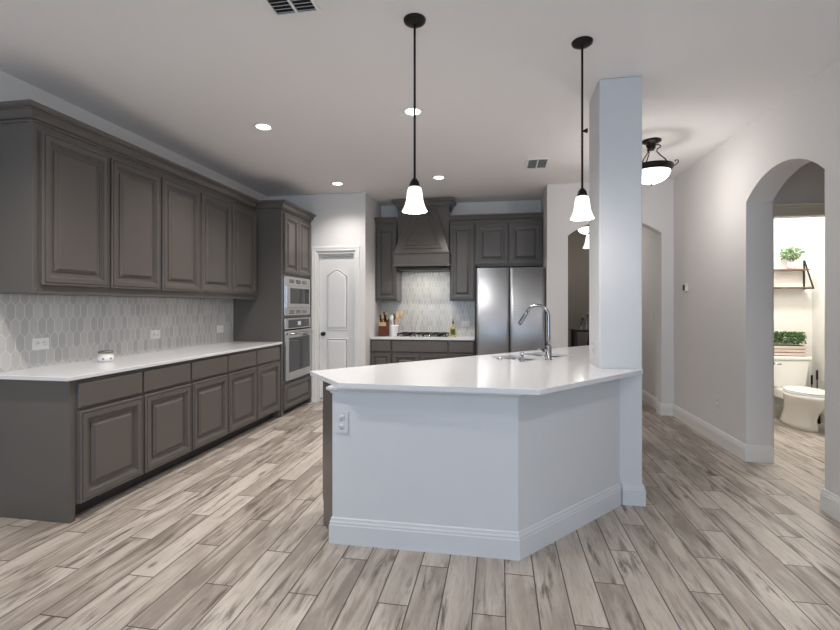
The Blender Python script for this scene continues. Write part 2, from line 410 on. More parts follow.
# backsplashes
struct(MB().box(LX + .001, LX + .012, 1.9, 5.299, .929, 1.451).build('trim_backsplash_left', 'tile_left'))
struct(MB().box(-1.84, -.33, 7.058, 7.069, .921, 2.2).build('trim_backsplash_back', 'tile_back'))
# baseboards
baseboard('baseboard_right_far', [(2.01, 6.345), (2.01, 6.199), (RX - .001, 6.199), (RX - .001, 4.49), (RX + .229, 4.49)][::-1] if False else [(2.009, 6.345), (2.009, 6.199), (2.149, 6.199), (2.149, 4.489), (2.359, 4.489)])
baseboard('baseboard_right_near', [(2.359, 3.496), (2.149, 3.496), (2.149, YB)])
baseboard('baseboard_hall', [(2.069, 9.19), (2.069, 6.36)])
baseboard('baseboard_toilet_back', [(VX + .001, 6.299), (3.739, 6.299), (3.739, TY + .1)], 'bath_trim')
baseboard('baseboard_left', [(LX + .001, YB), (LX + .001, 2.49)])
baseboard('baseboard_pier', [(.63, 6.199), (.879, 6.199), (.879, 6.345)])

# ---------------------------------------------------------------- pantry door
DX0, DX1 = -2.57, -1.98
struct(MB().box(DX0, DX0 + .035, 6.202, 6.298, 0, 2.15).box(DX1 - .03, DX1, 6.202, 6.298, 0, 2.15).box(DX0 + .035, DX1 - .03, 6.202, 6.298, 2.112, 2.15).build('trim_pantry_jamb', 'trim'))
cas = MB(); CP = [(0, 0), (.012, 0), (.016, .008), (.014, .020), (.018, .040), (.020, .058), (.014, .066), (0, .066)]
def casing(x0, x1, z1, y):
    # mitred casing: three sides around an opening, profile (proud, distance from opening)
    rs = []
    for (x, z, sx, sz) in ((x0, 0, -1, 0), (x0, z1, -1, 1), (x1, z1, 1, 1), (x1, 0, 1, 0)):
        rs.append([(x + sx * t, y - d, z + sz * t) for d, t in CP])
    return MB().rings(rs)
struct(casing(DX0 + .005, DX1 - .005, 2.145, 6.199).build('trim_pantry_casing', 'trim'))
dr = bpy.data.objects.new('door_1', None); COL.objects.link(dr); dr.location = (DX0 + .038, 6.25, .008); struct(dr)
dw, dh = DX1 - .033 - (DX0 + .038), 2.06
slab = MB()
top = []
x0, x1 = .10, dw - .10
N = 14
arch_p = [(x0, 1.02), (x1, 1.02)] + [(x1 + (x0 - x1) * k / N, 1.80 + .085 * (0.5 - 0.5 * math.cos(2 * PI * k / N)) ** 0.8) for k in range(N + 1)]
low_p = rect(x0, x1, .22, .90)
slab.prism(rect(0, dw, 0, dh), lambda u, v, w_: (u, w_, v), .001, .035, holes=[])
PD = [(0, 0), (0, -.001), (.004, -.006), (.010, -.006), (.016, 0.0), (.020, 0.0), (.045, -.006), (.05, -.006)]
ring_panel(slab, arch_p, [(d, y) for d, y in PD]); ring_panel(slab, low_p, PD)
slab.build('door_slab', 'door', dr)
kb = MB().lathe([(.001, 0), (.030, 0), (.030, .006), (.012, .010), (.010, .030), (.022, .036), (.028, .048), (.026, .058), (.014, .066), (.001, .067)], n=20).xf(Matrix.Translation((.062, 0, .965)) @ Matrix.Rotation(PI / 2, 4, 'X'))
kb.build('door_knob', 'black', dr, label='round black door knob')
MB().tube([(.05, -.001, .05), (.05, -.055, .05)], .004, 8).tube([(.05, -.055, .05), (.05, -.07, .05)], .009, 8).build('door_stop', 'black', dr, label='small black spring door stop')
hg = MB()
for z in (.25, 1.05, 1.85): hg.box(dw - .004, dw + .001, -.006, 0, z, z + .09)
hg.build('hinge', 'black', dr)

struct(MB().box(DX0 + .035, DX1 - .03, 6.262, 6.29, 2.074, 2.112).build('trim_pantry_stop', 'trim'))  # strip added above the door to close the bright gap
struct(MB().box(-2.75, -1.921, 6.6, 6.7, 0, CEIL).build('wall_pantry_blocker', 'wall'))  # unseen slab added to block background light over the pantry door
# ---------------------------------------------------------------- cabinets
def raised(name, w_, z0, z1, x0, parent, y=-.0005):
    mb = MB(); ring_panel(mb, rect(x0, x0 + w_, z0, z1), rp_for(w_, z1 - z0)); o = mb.build(name, 'cab', parent); o.location.y = y; return o
def plainfront(name, w_, z0, z1, x0, parent, y=-.0005):
    mb = MB(); ring_panel(mb, rect(x0, x0 + w_, z0, z1), DF); o = mb.build(name, 'cab', parent); o.location.y = y; return o

P = .5455
FXB = -2.662            # base face-frame plane
def base_cab(label, w_, loc, rz, depth, doors=1, top=.889):
    t = thing('base_cabinet', label, 'cabinet', loc, rz)
    MB().box(0.0005, w_ - .0005, 0, depth, .10, top).build('carcass', 'cab', t)
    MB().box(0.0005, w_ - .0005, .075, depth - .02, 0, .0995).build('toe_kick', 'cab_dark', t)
    plainfront('drawer_front', w_ - .02, .716, .874, .01, t)
    dwid = (w_ - .02 - .006 * (doors - 1)) / doors
    for k in range(doors): raised('door', dwid, .105, .693, .01 + k * (dwid + .006), t)
    return t
PB_ = .5495
c0 = base_cab('grey base cabinet nearest the camera, beside the exposed end panel of the left run', PB_, (FXB, 2.52, 0), PI / 2, .632, top=.901)
for k, lab in enumerate(('grey base cabinet second from the near end of the long left run', 'middle one of the five grey base cabinets along the left wall', 'grey base cabinet second from the oven tower in the left run', 'grey base cabinet directly beside the oven tower, far end of left run')):
    dup(c0, (FXB, 2.52 + PB_ * (k + 1), 0), None, lab)
c0['group'] = 'grey base cabinets along the left wall'
for o in bpy.data.objects:
    if o.name.startswith('base_cabinet'): o['group'] = 'grey base cabinets along the left wall'
tag(MB().box(LX + .01, FXB, 2.48, 2.5185, 0, .901).build('end_panel', 'cab', bevel=.002), 'plain dark grey end panel closing the near end of the left base cabinets', 'panel')
tag(MB().box(LX + .01, FXB, 5.2685, 5.299, 0, .901).build('filler_panel', 'cab', bevel=.002), 'narrow grey filler strip between left base cabinets and oven tower', 'panel')
ct = MB().prism([(LX + .001, 2.438), (-2.632, 2.438), (-2.632, 5.299), (LX + .001, 5.299)], XY, .902, .928)
tag(ct.build('countertop', 'quartz', bevel=.003), 'long white quartz countertop on the left wall base cabinets', 'countertop')

FXU = -2.97
def wall_cab(label, w_, loc, rz, depth, z0, z1, dz0, dz1, doors=1, name='wall_cabinet'):
    t = thing(name, label, 'cabinet', loc, rz)
    MB().box(.0005, w_ - .0005, 0, depth, z0, z1).build('carcass', 'cab', t)
    dwid = (w_ - .02 - .006 * (doors - 1)) / doors
    for k in range(doors): raised('door', dwid, dz0, dz1, .01 + k * (dwid + .006), t)
    return t
u0 = wall_cab('grey upper cabinet nearest the camera at the near end of left wall', P, (FXU, 2.54, 0), PI / 2, .328, 1.46, 2.56, 1.51, 2.515)
u0['group'] = 'grey upper cabinets on the left wall'
for k, lab in enumerate(('grey upper cabinet second from the near end of the left wall', 'middle one of the five grey upper cabinets on the left wall', 'grey upper cabinet second from the oven tower on the left wall', 'grey upper cabinet right beside the oven tower on the left wall')):
    dup(u0, (FXU, 2.54 + P * (k + 1), 0), None, lab)
tag(MB().box(LX + .002, FXU, 2.505, 2.5395, 1.46, 2.56).build('end_panel', 'cab', bevel=.002), 'grey end panel on the near side of the left upper cabinets', 'panel')
tag(MB().box(LX + .002, FXU, 5.268, 5.299, 1.46, 2.56).build('filler_panel', 'cab'), 'grey filler strip between last left upper cabinet and oven tower', 'panel')
def crown(label, path, zb, k=1.0):
    return tag(sweep(MB(), path, [(o, zb + z * k) for o, z in CR]).build('crown_molding', 'cab'), label, 'crown moulding')
crown('long grey crown moulding on top of the left upper cabinets', [(LX + .002, 2.505), (FXU, 2.505), (FXU, 5.2108)], 2.561)
# light rail
tag(sweep(MB(), [(LX + .014, 2.507), (FXU - .002, 2.507), (FXU - .002, 5.297)], [(0, 1.452), (-.018, 1.452), (-.018, 1.4595), (.003, 1.4595), (.003, 1.452)]).build('light_rail', 'cab'), 'thin grey light rail under the left upper cabinets', 'moulding')

# oven tower
TX = -2.645; T0, T1 = 5.30, 6.198
tw = T1 - T0
t = thing('oven_tower', 'tall grey cabinet tower housing the microwave and wall oven', 'cabinet', (TX, T0, 0), PI / 2)
dp = TX - LX - .003
cb = MB()
cb.box(.001, .05, 0, dp, 0, 2.56).box(tw - .05, tw - .001, 0, dp, 0, 2.56).box(.05, tw - .05, dp - .02, dp, .08, 2.56)
for z0, z1 in ((.06, .10), (.39, .43), (1.222, 1.25), (1.745, 1.785), (2.51, 2.56)): cb.box(.05, tw - .05, 0, dp - .02, z0, z1)
cb.build('carcass', 'cab', t)
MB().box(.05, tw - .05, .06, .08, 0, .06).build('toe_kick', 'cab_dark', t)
MB().box(.052, tw - .052, .02, .04, 1.79, 2.505).build('backing_board', 'cab_dark', t)
MB().box(.052, tw - .052, .02, .04, .102, .388).build('drawer_box', 'cab_dark', t)
hw = (tw - .09) / 2
raised('door', hw - .004, 1.78, 2.52, .045, t); raised('door', hw - .004, 1.78, 2.52, .045 + hw + .004, t)
raised('drawer_front', tw - .09, .085, .395, .045, t)
crown('grey crown moulding wrapping the top of the oven tower', [(LX + .003, T0), (TX, T0), (TX, T1)], 2.561)
# microwave with trim kit
t = thing('microwave', 'built-in stainless microwave above the wall oven', 'microwave', (TX, T0 + .055, 0), PI / 2)
aw = tw - .11
MB().box(.01, aw - .01, .001, .45, 1.255, 1.74).build('body', 'dark', t)
tk = MB()
def frame(mb, x0, x1, z0, z1, ix0, ix1, iz0, iz1, y0, y1):
    mb.box(x0, ix0, y0, y1, z0, z1).box(ix1, x1, y0, y1, z0, z1).box(ix0, ix1, y0, y1, z0, iz0).box(ix0, ix1, y0, y1, iz1, z1); return mb
frame(tk, 0, aw, 1.25, 1.745, .03, aw - .03, 1.345, 1.635, -.016, -.001)
tk.build('trim_kit', 'steel', t, bevel=.002)
for zc in (1.295, 1.69):
    v = MB()
    for g in range(3):
        for r in range(3): v.box(.13 + g * .195, .13 + g * .195 + .14, -.0175, -.0155, zc - .022 + r * .016, zc - .022 + r * .016 + .008)
    v.build('vent_slots', 'dark', t)
dm = MB(); frame(dm, .032, aw - .032, 1.347, 1.633, .13, aw - .06, 1.40, 1.60, -.030, -.002)
d_ = dm.build('door', 'steel', t, bevel=.002)
MB().box(.131, aw - .20, -.027, -.02, 1.401, 1.599).build('window', 'blackglass', d_)
MB().box(aw - .199, aw - .061, -.027, -.02, 1.401, 1.599).build('control_panel', 'black', d_)
bt = MB()
for r in range(5):
    for c in range(3): bt.box(aw - .175 + c * .034, aw - .15 + c * .034, -.0285, -.0272, 1.415 + r * .028, 1.431 + r * .028)
bt.build('button_grid', 'slot', d_)
# wall oven
t = thing('wall_oven', 'built-in stainless wall oven with dark glass door', 'oven', (TX, T0 + .055, 0), PI / 2)
MB().box(.01, aw - .01, .001, .55, .435, 1.218).build('body', 'dark', t)
MB().box(0, aw, -.022, -.001, 1.075, 1.215).build('control_panel', 'steel', t, bevel=.003)
MB().box(.10, aw - .06, -.0245, -.0222, 1.09, 1.195).build('control_glass', 'blackglass', t)
MB().box(.36, .46, -.026, -.0247, 1.115, 1.17).build('display', 'display', t)
dm = MB(); frame(dm, 0, aw, .43, 1.06, .09, aw - .05, .53, .965, -.035, -.001)
d_ = dm.build('door', 'steel', t, bevel=.003)
MB().box(.0905, aw - .0505, -.031, -.02, .5305, .9645).build('window', 'blackglass', d_)
h = MB().tube([(.03, -.06, 1.015), (aw - .05, -.06, 1.015)], .014, 12)
for x in (.07, aw - .07): h.tube([(x, -.058, 1.015), (x, -.034, 1.015)], .009, 8)
h.build('handle', 'steel', d_)

# back-wall cabinets
FY = 6.455
base_cab('narrow grey base cabinet left of the cooktop by the pantry corner', .315, (-1.838, FY, 0), 0, .60)['group'] = 'grey base cabinets on the back wall'
base_cab('wide two-door grey base cabinet below the gas cooktop', .815, (-1.522, FY, 0), 0, .60, 2)['group'] = 'grey base cabinets on the back wall'
base_cab('grey base cabinet between the cooktop and the refrigerator', .365, (-.706, FY, 0), 0, .60)['group'] = 'grey base cabinets on the back wall'
tag(MB().prism([(-1.838, FY - .03), (-.335, FY - .03), (-.335, 7.057), (-1.838, 7.057)], XY, .890, .920).build('countertop', 'quartz', bevel=.003), 'white quartz countertop on the back wall holding the cooktop', 'countertop')
UY = 6.74
wall_cab('narrow grey upper cabinet left of the range hood', .335, (-1.838, UY, 0), 0, .315, 1.445, 2.60, 1.47, 2.56)
wall_cab('tall narrow grey upper cabinet right of the range hood', .365, (-.715, UY, 0), 0, .315, 1.445, 2.60, 1.47, 2.56)
wall_cab('wide grey two-door upper cabinet above the refrigerator', .965, (-.349, UY, 0), 0, .315, 1.945, 2.60, 1.97, 2.56, 2)
crown('short grey crown moulding on the upper cabinet left of the hood', [(-1.838, UY), (-1.502, UY)], 2.601, .9)
crown('grey crown moulding above the refrigerator and tall upper cabinets', [(-.715, UY), (.612, UY)], 2.601, .9)
# fridge gable
tag(MB().box(-.333, -.318, FY - .02, 7.057, 0, 1.944).build('gable_panel', 'cab_dark'), 'thin dark panel between base cabinets and refrigerator', 'panel')

# range hood
t = thing('range_hood', 'grey wooden tapered range hood above the cooktop', 'range hood', (-1.108, 7.056, 0))
MB().box(-.383, .383, -.335, 0, 1.90, 2.93).build('chimney_box', 'cab', t)
HB, HT, zb, zt = .405, .21, 2.135, 2.80
tp = MB()
yb_, yt_ = -.500, -.345
tp.add([(-HB, yb_, zb), (HB, yb_, zb), (HB, -.336, zb), (-HB, -.336, zb), (-HT, yt_, zt), (HT, yt_, zt), (HT, -.336, zt), (-HT, -.336, zt)], [(0, 3, 2, 1), (4, 5, 6, 7), (0, 1, 5, 4), (1, 2, 6, 5), (2, 3, 7, 6), (3, 0, 4, 7)])
tp.build('tapered_front', 'cab', t)
# raised trapezoid panel lying on the sloped front
n_ = Vector((0, -(zt - zb), (yt_ - yb_) * -1)).normalized(); n_ = Vector((0, -1, .233)).normalized()
def slope(u, v, out):   # u along x, v 0..1 up the slope
    return tuple(Vector((u, yb_ + (yt_ - yb_) * v, zb + (zt - zb) * v)) + n_ * out)
tr = MB(); rs = []
base = [(-.30, .10), (.30, .10), (.135, .90), (-.135, .90)]
H_ = zt - zb
bp_ = [(u, v * H_) for u, v in base]
for d, o in [(0, -.002), (0, .012), (.010, .014), (.018, .006), (.045, .005), (.052, .016), (.060, .016), (.068, .006), (.095, .006), (.100, .010)]:
    q = inset(bp_, d) if d else bp_
    rs.append([slope(u, v / H_, o) for u, v in q])
tr.rings(rs).build('trapezoid_molding', 'cab', t)
MB().box(-.405, .405, -.500, -.336, 1.965, 2.134).build('band', 'cab', t)
sweep(MB(), [(-.405, -.336), (-.405, -.500), (.405, -.500), (.405, -.336)], [(0, 2.125), (.012, 2.128), (.016, 2.140), (.008, 2.150), (0, 2.152)]).build('upper_bead', 'cab', t)
sweep(MB(), [(-.405, -.336), (-.405, -.500), (.405, -.500), (.405, -.336)], [(0, 1.945), (.016, 1.945), (.016, 1.960), (.008, 1.972), (0, 1.975)]).build('lower_bead', 'cab', t)
sweep(MB(), [(-.383, 0), (-.383, -.335), (.383, -.335), (.383, 0)], [(o * .95, 2.815 + z * 1.2) for o, z in CR]).build('crown', 'cab', t)
MB().box(-.36, .36, -.48, -.337, 1.93, 1.944).build('hood_insert', 'dark', t)  # dark colour stands in for the shade under the hood

light('hood_lamp', 'AREA', (-1.11, 6.70, 1.895), 3.2, (1.0, .96, .9), size=.5, sy=.2)
# refrigerator
t = thing('refrigerator', 'stainless steel side-by-side refrigerator in the alcove', 'refrigerator', (-.305, 6.36, 0))
fw = .92
MB().box(.003, fw - .003, 0.001, .68, .03, 1.872).build('cabinet', 'silicone', t)
MB().box(.01, fw - .01, .03, .6, 0, .03).build('base_grille', 'dark', t)
def fdoor(x0, x1):
    n = 12; rs = []
    pr = [(x0, .0)] + [(x0 + (x1 - x0) * (.02 + .96 * k / n), -.052 - .016 * math.sin(PI * k / n)) for k in range(n + 1)] + [(x1, .0)]
    return MB().rings([[(x, y, .06) for x, y in pr], [(x, y, 1.885) for x, y in pr]], smooth=True)
for (a, b, hx) in ((.002, .440, .40), (.448, fw - .002, .48)):
    d_ = fdoor(a, b).build('door', 'steel_v', t)

# cooktop
t = thing('gas_cooktop', 'stainless gas cooktop with black cast iron grates on back countertop', 'cooktop', (-1.11, 6.78, .9205))
MB().box(-.365, .375, -.26, .24, 0, .010).build('tray', 'steel', t, bevel=.004)
for k in range(3):
    x0, x1 = -.365 + k * .245, -.125 + k * .245
    g = MB()
    for x in (x0 + .01, (x0 + x1) / 2, x1 - .01): g.box(x - .006, x + .006, -.20, .22, .035, .047)
    for y in (-.19, -.09, .01, .11, .21): g.box(x0 + .01, x1 - .01, y - .006, y + .006, .035, .047)
    for x in (x0 + .012, x1 - .012):
        for y in (-.19, .21): g.box(x - .007, x + .007, y - .007, y + .007, .010, .036)
    g.build('grate', 'black', t)
for (x, y) in ((-.245, -.09), (-.245, .11), (0, .02), (.245, -.09), (.245, .11)):
    MB().lathe([(.03, .010), (.038, .014), (.038, .022), (.026, .024), (.026, .030), (.001, .031)], (x, y, 0), 18).build('burner', 'black', t)
for k in range(5):
    MB().lathe([(.018, .010), (.018, .014), (.014, .016), (.012, .034), (.001, .035)], (-.12 + k * .06, -.232, 0), 14).build('knob', 'steel', t)

# counter items on back wall
t = thing('knife_block', 'reddish wood knife block with pale knife handles on back countertop', 'knife block', (-1.715, 6.74, .9205), -.1)
t.scale = (1.2, 1.1, 1.25)
MB().rings([[(-.055, -.06, 0), (.055, -.06, 0), (.055, .07, 0), (-.055, .07, 0)], [(-.055, -.03, .13), (.055, -.03, .13), (.055, .07, .20), (-.055, .07, .20)]]).build('block', 'redwood', t, bevel=.003)
MB().box(-.045, .045, -.052, -.030, .12, .165).build('pale_face', 'palewood', t)
for k in range(3):
    for r in range(2):
        x = -.035 + k * .035; y = .0 + r * .045; z = .15 + r * .035
        o = MB().tube([(x, y, z), (x, y - .012, z + .045)], .009, 8).tube([(x, y - .012, z + .045), (x, y - .025, z + .10)], [.010, .008], 8).build('knife_handle', 'palewood' if (k + r) % 2 else 'black', t)
t = thing('utensil_crock', 'white ceramic crock holding wooden spoons beside the knife block', 'crock', (-1.545, 6.74, .9205))
t.scale = (1.1, 1.1, 1.1)
MB().lathe([(.001, 0), (.055, 0), (.06, .01), (.062, .135), (.064, .15), (.056, .15), (.054, .012), (.001, .012)], n=24).build('pot', 'ceramic', t)
def spoon(name, dx, dy, L, m, label, flat=False):
    o = MB().tube([(dx * .2, dy * .2, .02), (dx, dy, L * .72)], .005, 8)
    sc = (.026, .008, .042) if not flat else (.024, .005, .055)
    c = Vector((dx * 1.18, dy * 1.18, L * .72 + sc[2] * .8))
    rs = []
    for i in range(1, 8):
        a = PI * i / 8; rs.append([(c.x + sc[0] * math.sin(a) * math.cos(q), c.y + sc[1] * math.sin(a) * math.sin(q), c.z - sc[2] * math.cos(a)) for q in [2 * PI * j / 12 for j in range(12)]])
    o.rings(rs, smooth=True)
    b = o.build(name, m); b.location = (-1.545, 6.74, .9345); b.scale = (1.1, 1.1, 1.2); tag(b, label, 'spoon'); return b
spoon('wooden_spoon', .075, 0, .31, 'palewood', 'tall pale wooden spoon leaning right in the white crock')
spoon('wooden_spatula', .042, -.038, .27, 'palewood', 'flat pale wooden spatula in the middle right of the crock', True)
spoon('silicone_spoon', -.03, -.01, .25, 'ceramic', 'white silicone spoon leaning left in the crock')
spoon('slotted_spoon', -.01, .02, .27, 'silicone', 'grey cooking spoon upright in the crock')
t = thing('oil_bottle', 'golden olive oil bottle with dark pourer right of the cooktop', 'bottle', (-.665, 6.72, .9205))
MB().rings([[(-.04, -.04, 0), (.04, -.04, 0), (.04, .04, 0), (-.04, .04, 0)], [(-.04, -.04, .125), (.04, -.04, .125), (.04, .04, .125), (-.04, .04, .125)], [(-.014, -.014, .15), (.014, -.014, .15), (.014, .014, .15), (-.014, .014, .15)], [(-.012, -.012, .19), (.012, -.012, .19), (.012, .012, .19), (-.012, .012, .19)]]).build('bottle_body', 'oil', t, bevel=.003)
MB().box(-.022, .03, -.0425, -.0405, .03, .11).build('label', 'label', t)
MB().lathe([(.014, .19), (.014, .215), (.006, .22), (.005, .26), (.001, .262)], n=12).build('pourer', 'black', t)

# ---------------------------------------------------------------- island
A = Vector((-1.247, 2.91)); B = Vector((-.890, 2.485)); C_ = Vector((.212, 2.468)); D = Vector((.981, 3.372)); E2 = Vector((.975, 5.35))
ctop = [tuple(B), tuple(C_), tuple(D), (.975, 5.35), tuple(A)]
ad = Vector((.67, .742)).normalized(); bd = Vector((-ad.y, ad.x))
N0 = Vector((.20, 3.72))
def sk(a, b): return tuple(N0 + ad * a + bd * b)
def rrect(a0, a1, b0, b1, r, n=4):
    pts = []
    for (ca, cb_, s) in ((a1 - r, b0 + r, -PI / 2), (a1 - r, b1 - r, 0), (a0 + r, b1 - r, PI / 2), (a0 + r, b0 + r, PI)):
        for k in range(n + 1):
            q = s + PI / 2 * k / n; pts.append(sk(ca + r * math.cos(q), cb_ + r * math.sin(q)))
    return pts
b1 = rrect(0, .345, 0, .38, .05); b2 = rrect(.375, .72, 0, .38, .05)
CX0, CX1, CY0, CY1 = .69, .972, 3.375, 3.75
colhole = [(CX0 - .001, CY0 - .0), (CX0 - .001, CY1 + .001), (CX1 + .001, CY1 + .001), (CX1 + .001, CY0)]
IZ = .935
colr = [(CX0 - .001, CY0 - .001), (CX1 + .002, CY0 - .001), (CX1 + .002, CY1 + .001), (CX0 - .001, CY1 + .001)]
ctop = [tuple(B), tuple(C_), (.9745, 3.3665), (CX0 - .001, 3.3735), (CX0 - .001, CY1 + .001), (.981, CY1 + .001), (.981, 5.35), tuple(A)]
slabm = MB().prism(ctop, XY, IZ - .030, IZ, holes=[b1, b2])
tag(slabm.build('island_countertop', 'quartz', bevel=.0025), 'large angular white quartz countertop on the island', 'countertop')

t = thing('kitchen_island', 'angled kitchen island with white painted half wall and tall baseboard', 'island', (0, 0, 0))
iw = [(-.953, 2.545), (.103, 2.545), (.825, 3.374), (.689, 3.374), (.689, 3.52), (.020, 2.68), (-.953, 2.68)]
MB().prism(iw, XY, 0, IZ - .031).build('half_wall', 'island', t)
ibb = sweep(MB(), [(-.953, 2.68), (-.953, 2.545), (.103, 2.545), (.818, 3.366)], [(o, z) for o, z in BB])
ibb.build('baseboard', 'island', t)
sweep(MB(), [(-.953, 2.68), (-.953, 2.545), (.103, 2.545), (.822, 3.371)], [(0, .866), (.008, .866), (.010, .876), (.022, .886), (.028, .890), (.028, .903), (0, .903)]).build('trim_molding', 'island', t)
cabp = [(-.950, 2.685), (.03, 2.685), (.685, 3.525), (.685, CY1 + .005), (.94, CY1 + .005), (.94, 5.26), (-1.20, 2.93), (-.953, 2.60)]
SB = .66
cabm = MB()
# carcass is hollow around the sink: outer shell panels
cp = [(-.956, 2.62), (-.956, 2.69), (.03, 2.69), (.684, 3.53), (.684, CY1 + .005), (.94, CY1 + .005), (.94, 5.155), (-1.14, 2.87)]
cabm.prism(cp, XY, .10, SB)
cabm.build('cabinet_body', 'cab', t)
up = MB()
inner = inset(cp, .018) if False else None
for k in range(len(cp)):
    p, q = Vector(cp[k]), Vector(cp[(k + 1) % len(cp)]); d = (q - p).normalized(); nn = Vector((-d.y, d.x)) * -1
    # choose inward normal by area sign (polygon order is handled below)
    cpts = [Vector(x) for x in cp]
area = sum(cp[k - 1][0] * cp[k][1] - cp[k][0] * cp[k - 1][1] for k in range(len(cp)))
for k in range(len(cp)):
    p, q = Vector(cp[k]), Vector(cp[(k + 1) % len(cp)]); d = (q - p).normalized(); nn = Vector((-d.y, d.x)) * (1 if area > 0 else -1) * .018
    up.prism([tuple(p), tuple(q), tuple(q + nn), tuple(p + nn)], XY, SB, IZ - .031)
up.build('cabinet_rim', 'cab', t)
tk_ = [(-.956, 2.70), (.03, 2.70), (.684, 3.54), (.684, CY1 + .01), (.93, CY1 + .01), (.93, 5.05), (-1.08, 2.84)]
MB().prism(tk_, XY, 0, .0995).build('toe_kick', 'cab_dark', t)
# dark chamfered end panel reaching the floor
q0, q1 = Vector((-.974, 2.60)), Vector((-1.092, 2.76)); dd = (q1 - q0).normalized(); nn = Vector((-dd.y, dd.x))
MB().prism([tuple(q0), tuple(q1), tuple(q1 - nn * .012), tuple(q0 - nn * .012)], XY, 0.0, IZ - .031).build('end_panel', 'cab', t, label='dark grey end panel of the island')
# doors on the kitchen side, following the diagonal
pA, pB = Vector((-1.14, 2.87)), Vector((.94, 5.155)); ln = (pB - pA).length; ang = math.atan2((pB - pA).y, (pB - pA).x)
for k in range(5):
    w_ = ln / 5 - .02
    for nm, z0, z1 in (('door', .11, .70), ('drawer_front', .73, .88)):
        mb = MB(); ring_panel(mb, rect(0, w_, z0, z1), rp_for(w_, z1 - z0) if nm == 'door' else DF)
        p = pB - (pB - pA).normalized() * (.01 + k * ln / 5)
        nn = Vector((-(pB - pA).normalized().y, (pB - pA).normalized().x)) * .001
        o = mb.build(nm, 'cab', t); o.location = (p.x + nn.x, p.y + nn.y, 0); o.rotation_euler = (0, 0, ang + PI)

# column
t = struct(MB().box(CX0, CX1, CY0, CY1, 0, CEIL).build('wall_column', 'island', bevel=.010, seg=3))
struct(sweep(MB(), [(.838, CY0 - .001), (CX1 + .001, CY0 - .001), (CX1 + .001, CY1)], BB).build('baseboard_column', 'island'))

# sink
t = thing('kitchen_sink', 'double-bowl undermount stainless sink set in island countertop', 'sink', (0, 0, 0))
for (a0, a1) in ((0, .345), (.375, .72)):
    o1 = rrect(a0 - .004, a1 + .004, -.004, .384, .054); i1 = rrect(a0 + .002, a1 - .002, .002, .378, .048); i2 = rrect(a0 + .02, a1 - .02, .02, .36, .05); o2 = rrect(a0 + .012, a1 - .012, .012, .368, .05)
    zt = IZ - .0315
    MB().rings([[(x, y, zt - .20) for x, y in o2], [(x, y, zt - .0) for x, y in o1], [(x, y, zt) for x, y in i1], [(x, y, zt - .18) for x, y in i2]], smooth=False).build('bowl', 'steel', t)
    c = N0 + ad * ((a0 + a1) / 2) + bd * .19
    MB().lathe([(.045, 0), (.045, .003), (.03, .004), (.001, .002)], (c.x, c.y, zt - .1795), 18).build('drain', 'chrome', t)
# faucet
t = thing('kitchen_faucet', 'tall gooseneck pull-down faucet behind the island sink', 'faucet', (.395, 3.845, IZ + .0005))
dirv = (Vector((-.82, .22, 0))).normalized()
MB().lathe([(.001, 0), (.030, 0), (.030, .006), (.024, .010), (.024, .10), (.020, .115), (.001, .116)], n=20).build('base', 'nickel', t)
R_ = .090; pts = [(0, 0, .11), (0, 0, .20), (0, 0, .35)]
for k in range(1, 13):
    a = PI * k / 12 * .86
    pts.append(tuple(dirv * (R_ - R_ * math.cos(a)) + Vector((0, 0, .35 + R_ * math.sin(a)))))
rad = [.018, .015] + [.0125] * (len(pts) - 2)
MB().tube(pts, rad, 14).build('spout', 'nickel', t)
e = Vector(pts[-1]); e0 = Vector(pts[-2]); dv = (e - e0).normalized()
MB().tube([tuple(e), tuple(e + dv * .03), tuple(e + dv * .10), tuple(e + dv * .125)], [.013, .016, .018, .013], 14).build('spray_head', 'nickel', t)
side = Vector((-.9, -.4, 0)).normalized()
MB().tube([(0, 0, .075), tuple(side * .045 + Vector((0, 0, .075)))], .017, 12).tube([tuple(side * .045 + Vector((0, 0, .078))), tuple(side * .105 + Vector((0, 0, .095)))], [.008, .006], 10).build('lever', 'nickel', t)
t = thing('soap_dispenser', 'short chrome soap dispenser standing at the sink corner', 'soap dispenser', (.175, 3.66, IZ + .0005))
MB().lathe([(.001, 0), (.022, 0), (.022, .004), (.015, .007), (.015, .055), (.001, .056)], n=16).build('body', 'chrome', t)
MB().lathe([(.001, .056), (.017, .056), (.017, .072), (.001, .074)], n=16).build('pump_cap', 'chrome', t)
tag(MB().lathe([(.001, 0), (.021, 0), (.021, .012), (.013, .015), (.012, .020), (.001, .021)], (.005, 3.77, IZ + .0005), 16).build('air_switch', 'chrome'), 'small round chrome air switch button on island countertop', 'switch')

# ---------------------------------------------------------------- outlets, switches, thermostat
def outlet(label, loc, rz, horizontal=False, w_=.075, h_=.12, kind='outlet', group=None, m='plastic'):
    t = thing('wall_outlet' if kind == 'outlet' else 'light_switch', label, kind, loc, rz, group)
    if horizontal: w_, h_ = h_, w_
    MB().box(-w_ / 2, w_ / 2, -.006, -.0005, -h_ / 2, h_ / 2).build('plate', m, t, bevel=.002)
    if kind == 'outlet':
        for s in (-1, 1):
            cx, cz = (s * .026, 0) if horizontal else (0, s * .026)
            r_ = MB().lathe([(.001, 0), (.017, 0), (.017, .002), (.001, .0022)], n=18).xf(Matrix.Translation((cx, -.006, cz)) @ Matrix.Rotation(PI / 2, 4, 'X')).build('socket', m, t)
            sl = MB()
            for q in (-1, 1):
                if horizontal: sl.box(cx - .004, cx + .005, -.0092, -.0083, q * .006 - .0012, q * .006 + .0012)
                else: sl.box(q * .006 - .0012, q * .006 + .0012, -.0092, -.0083, cz - .004, cz + .005)
            sl.build('slots', 'slot', r_)
    else:
        MB().box(-.017, .017, -.009, -.006, -.034, .034).build('rocker', m, t, bevel=.001)
    return t
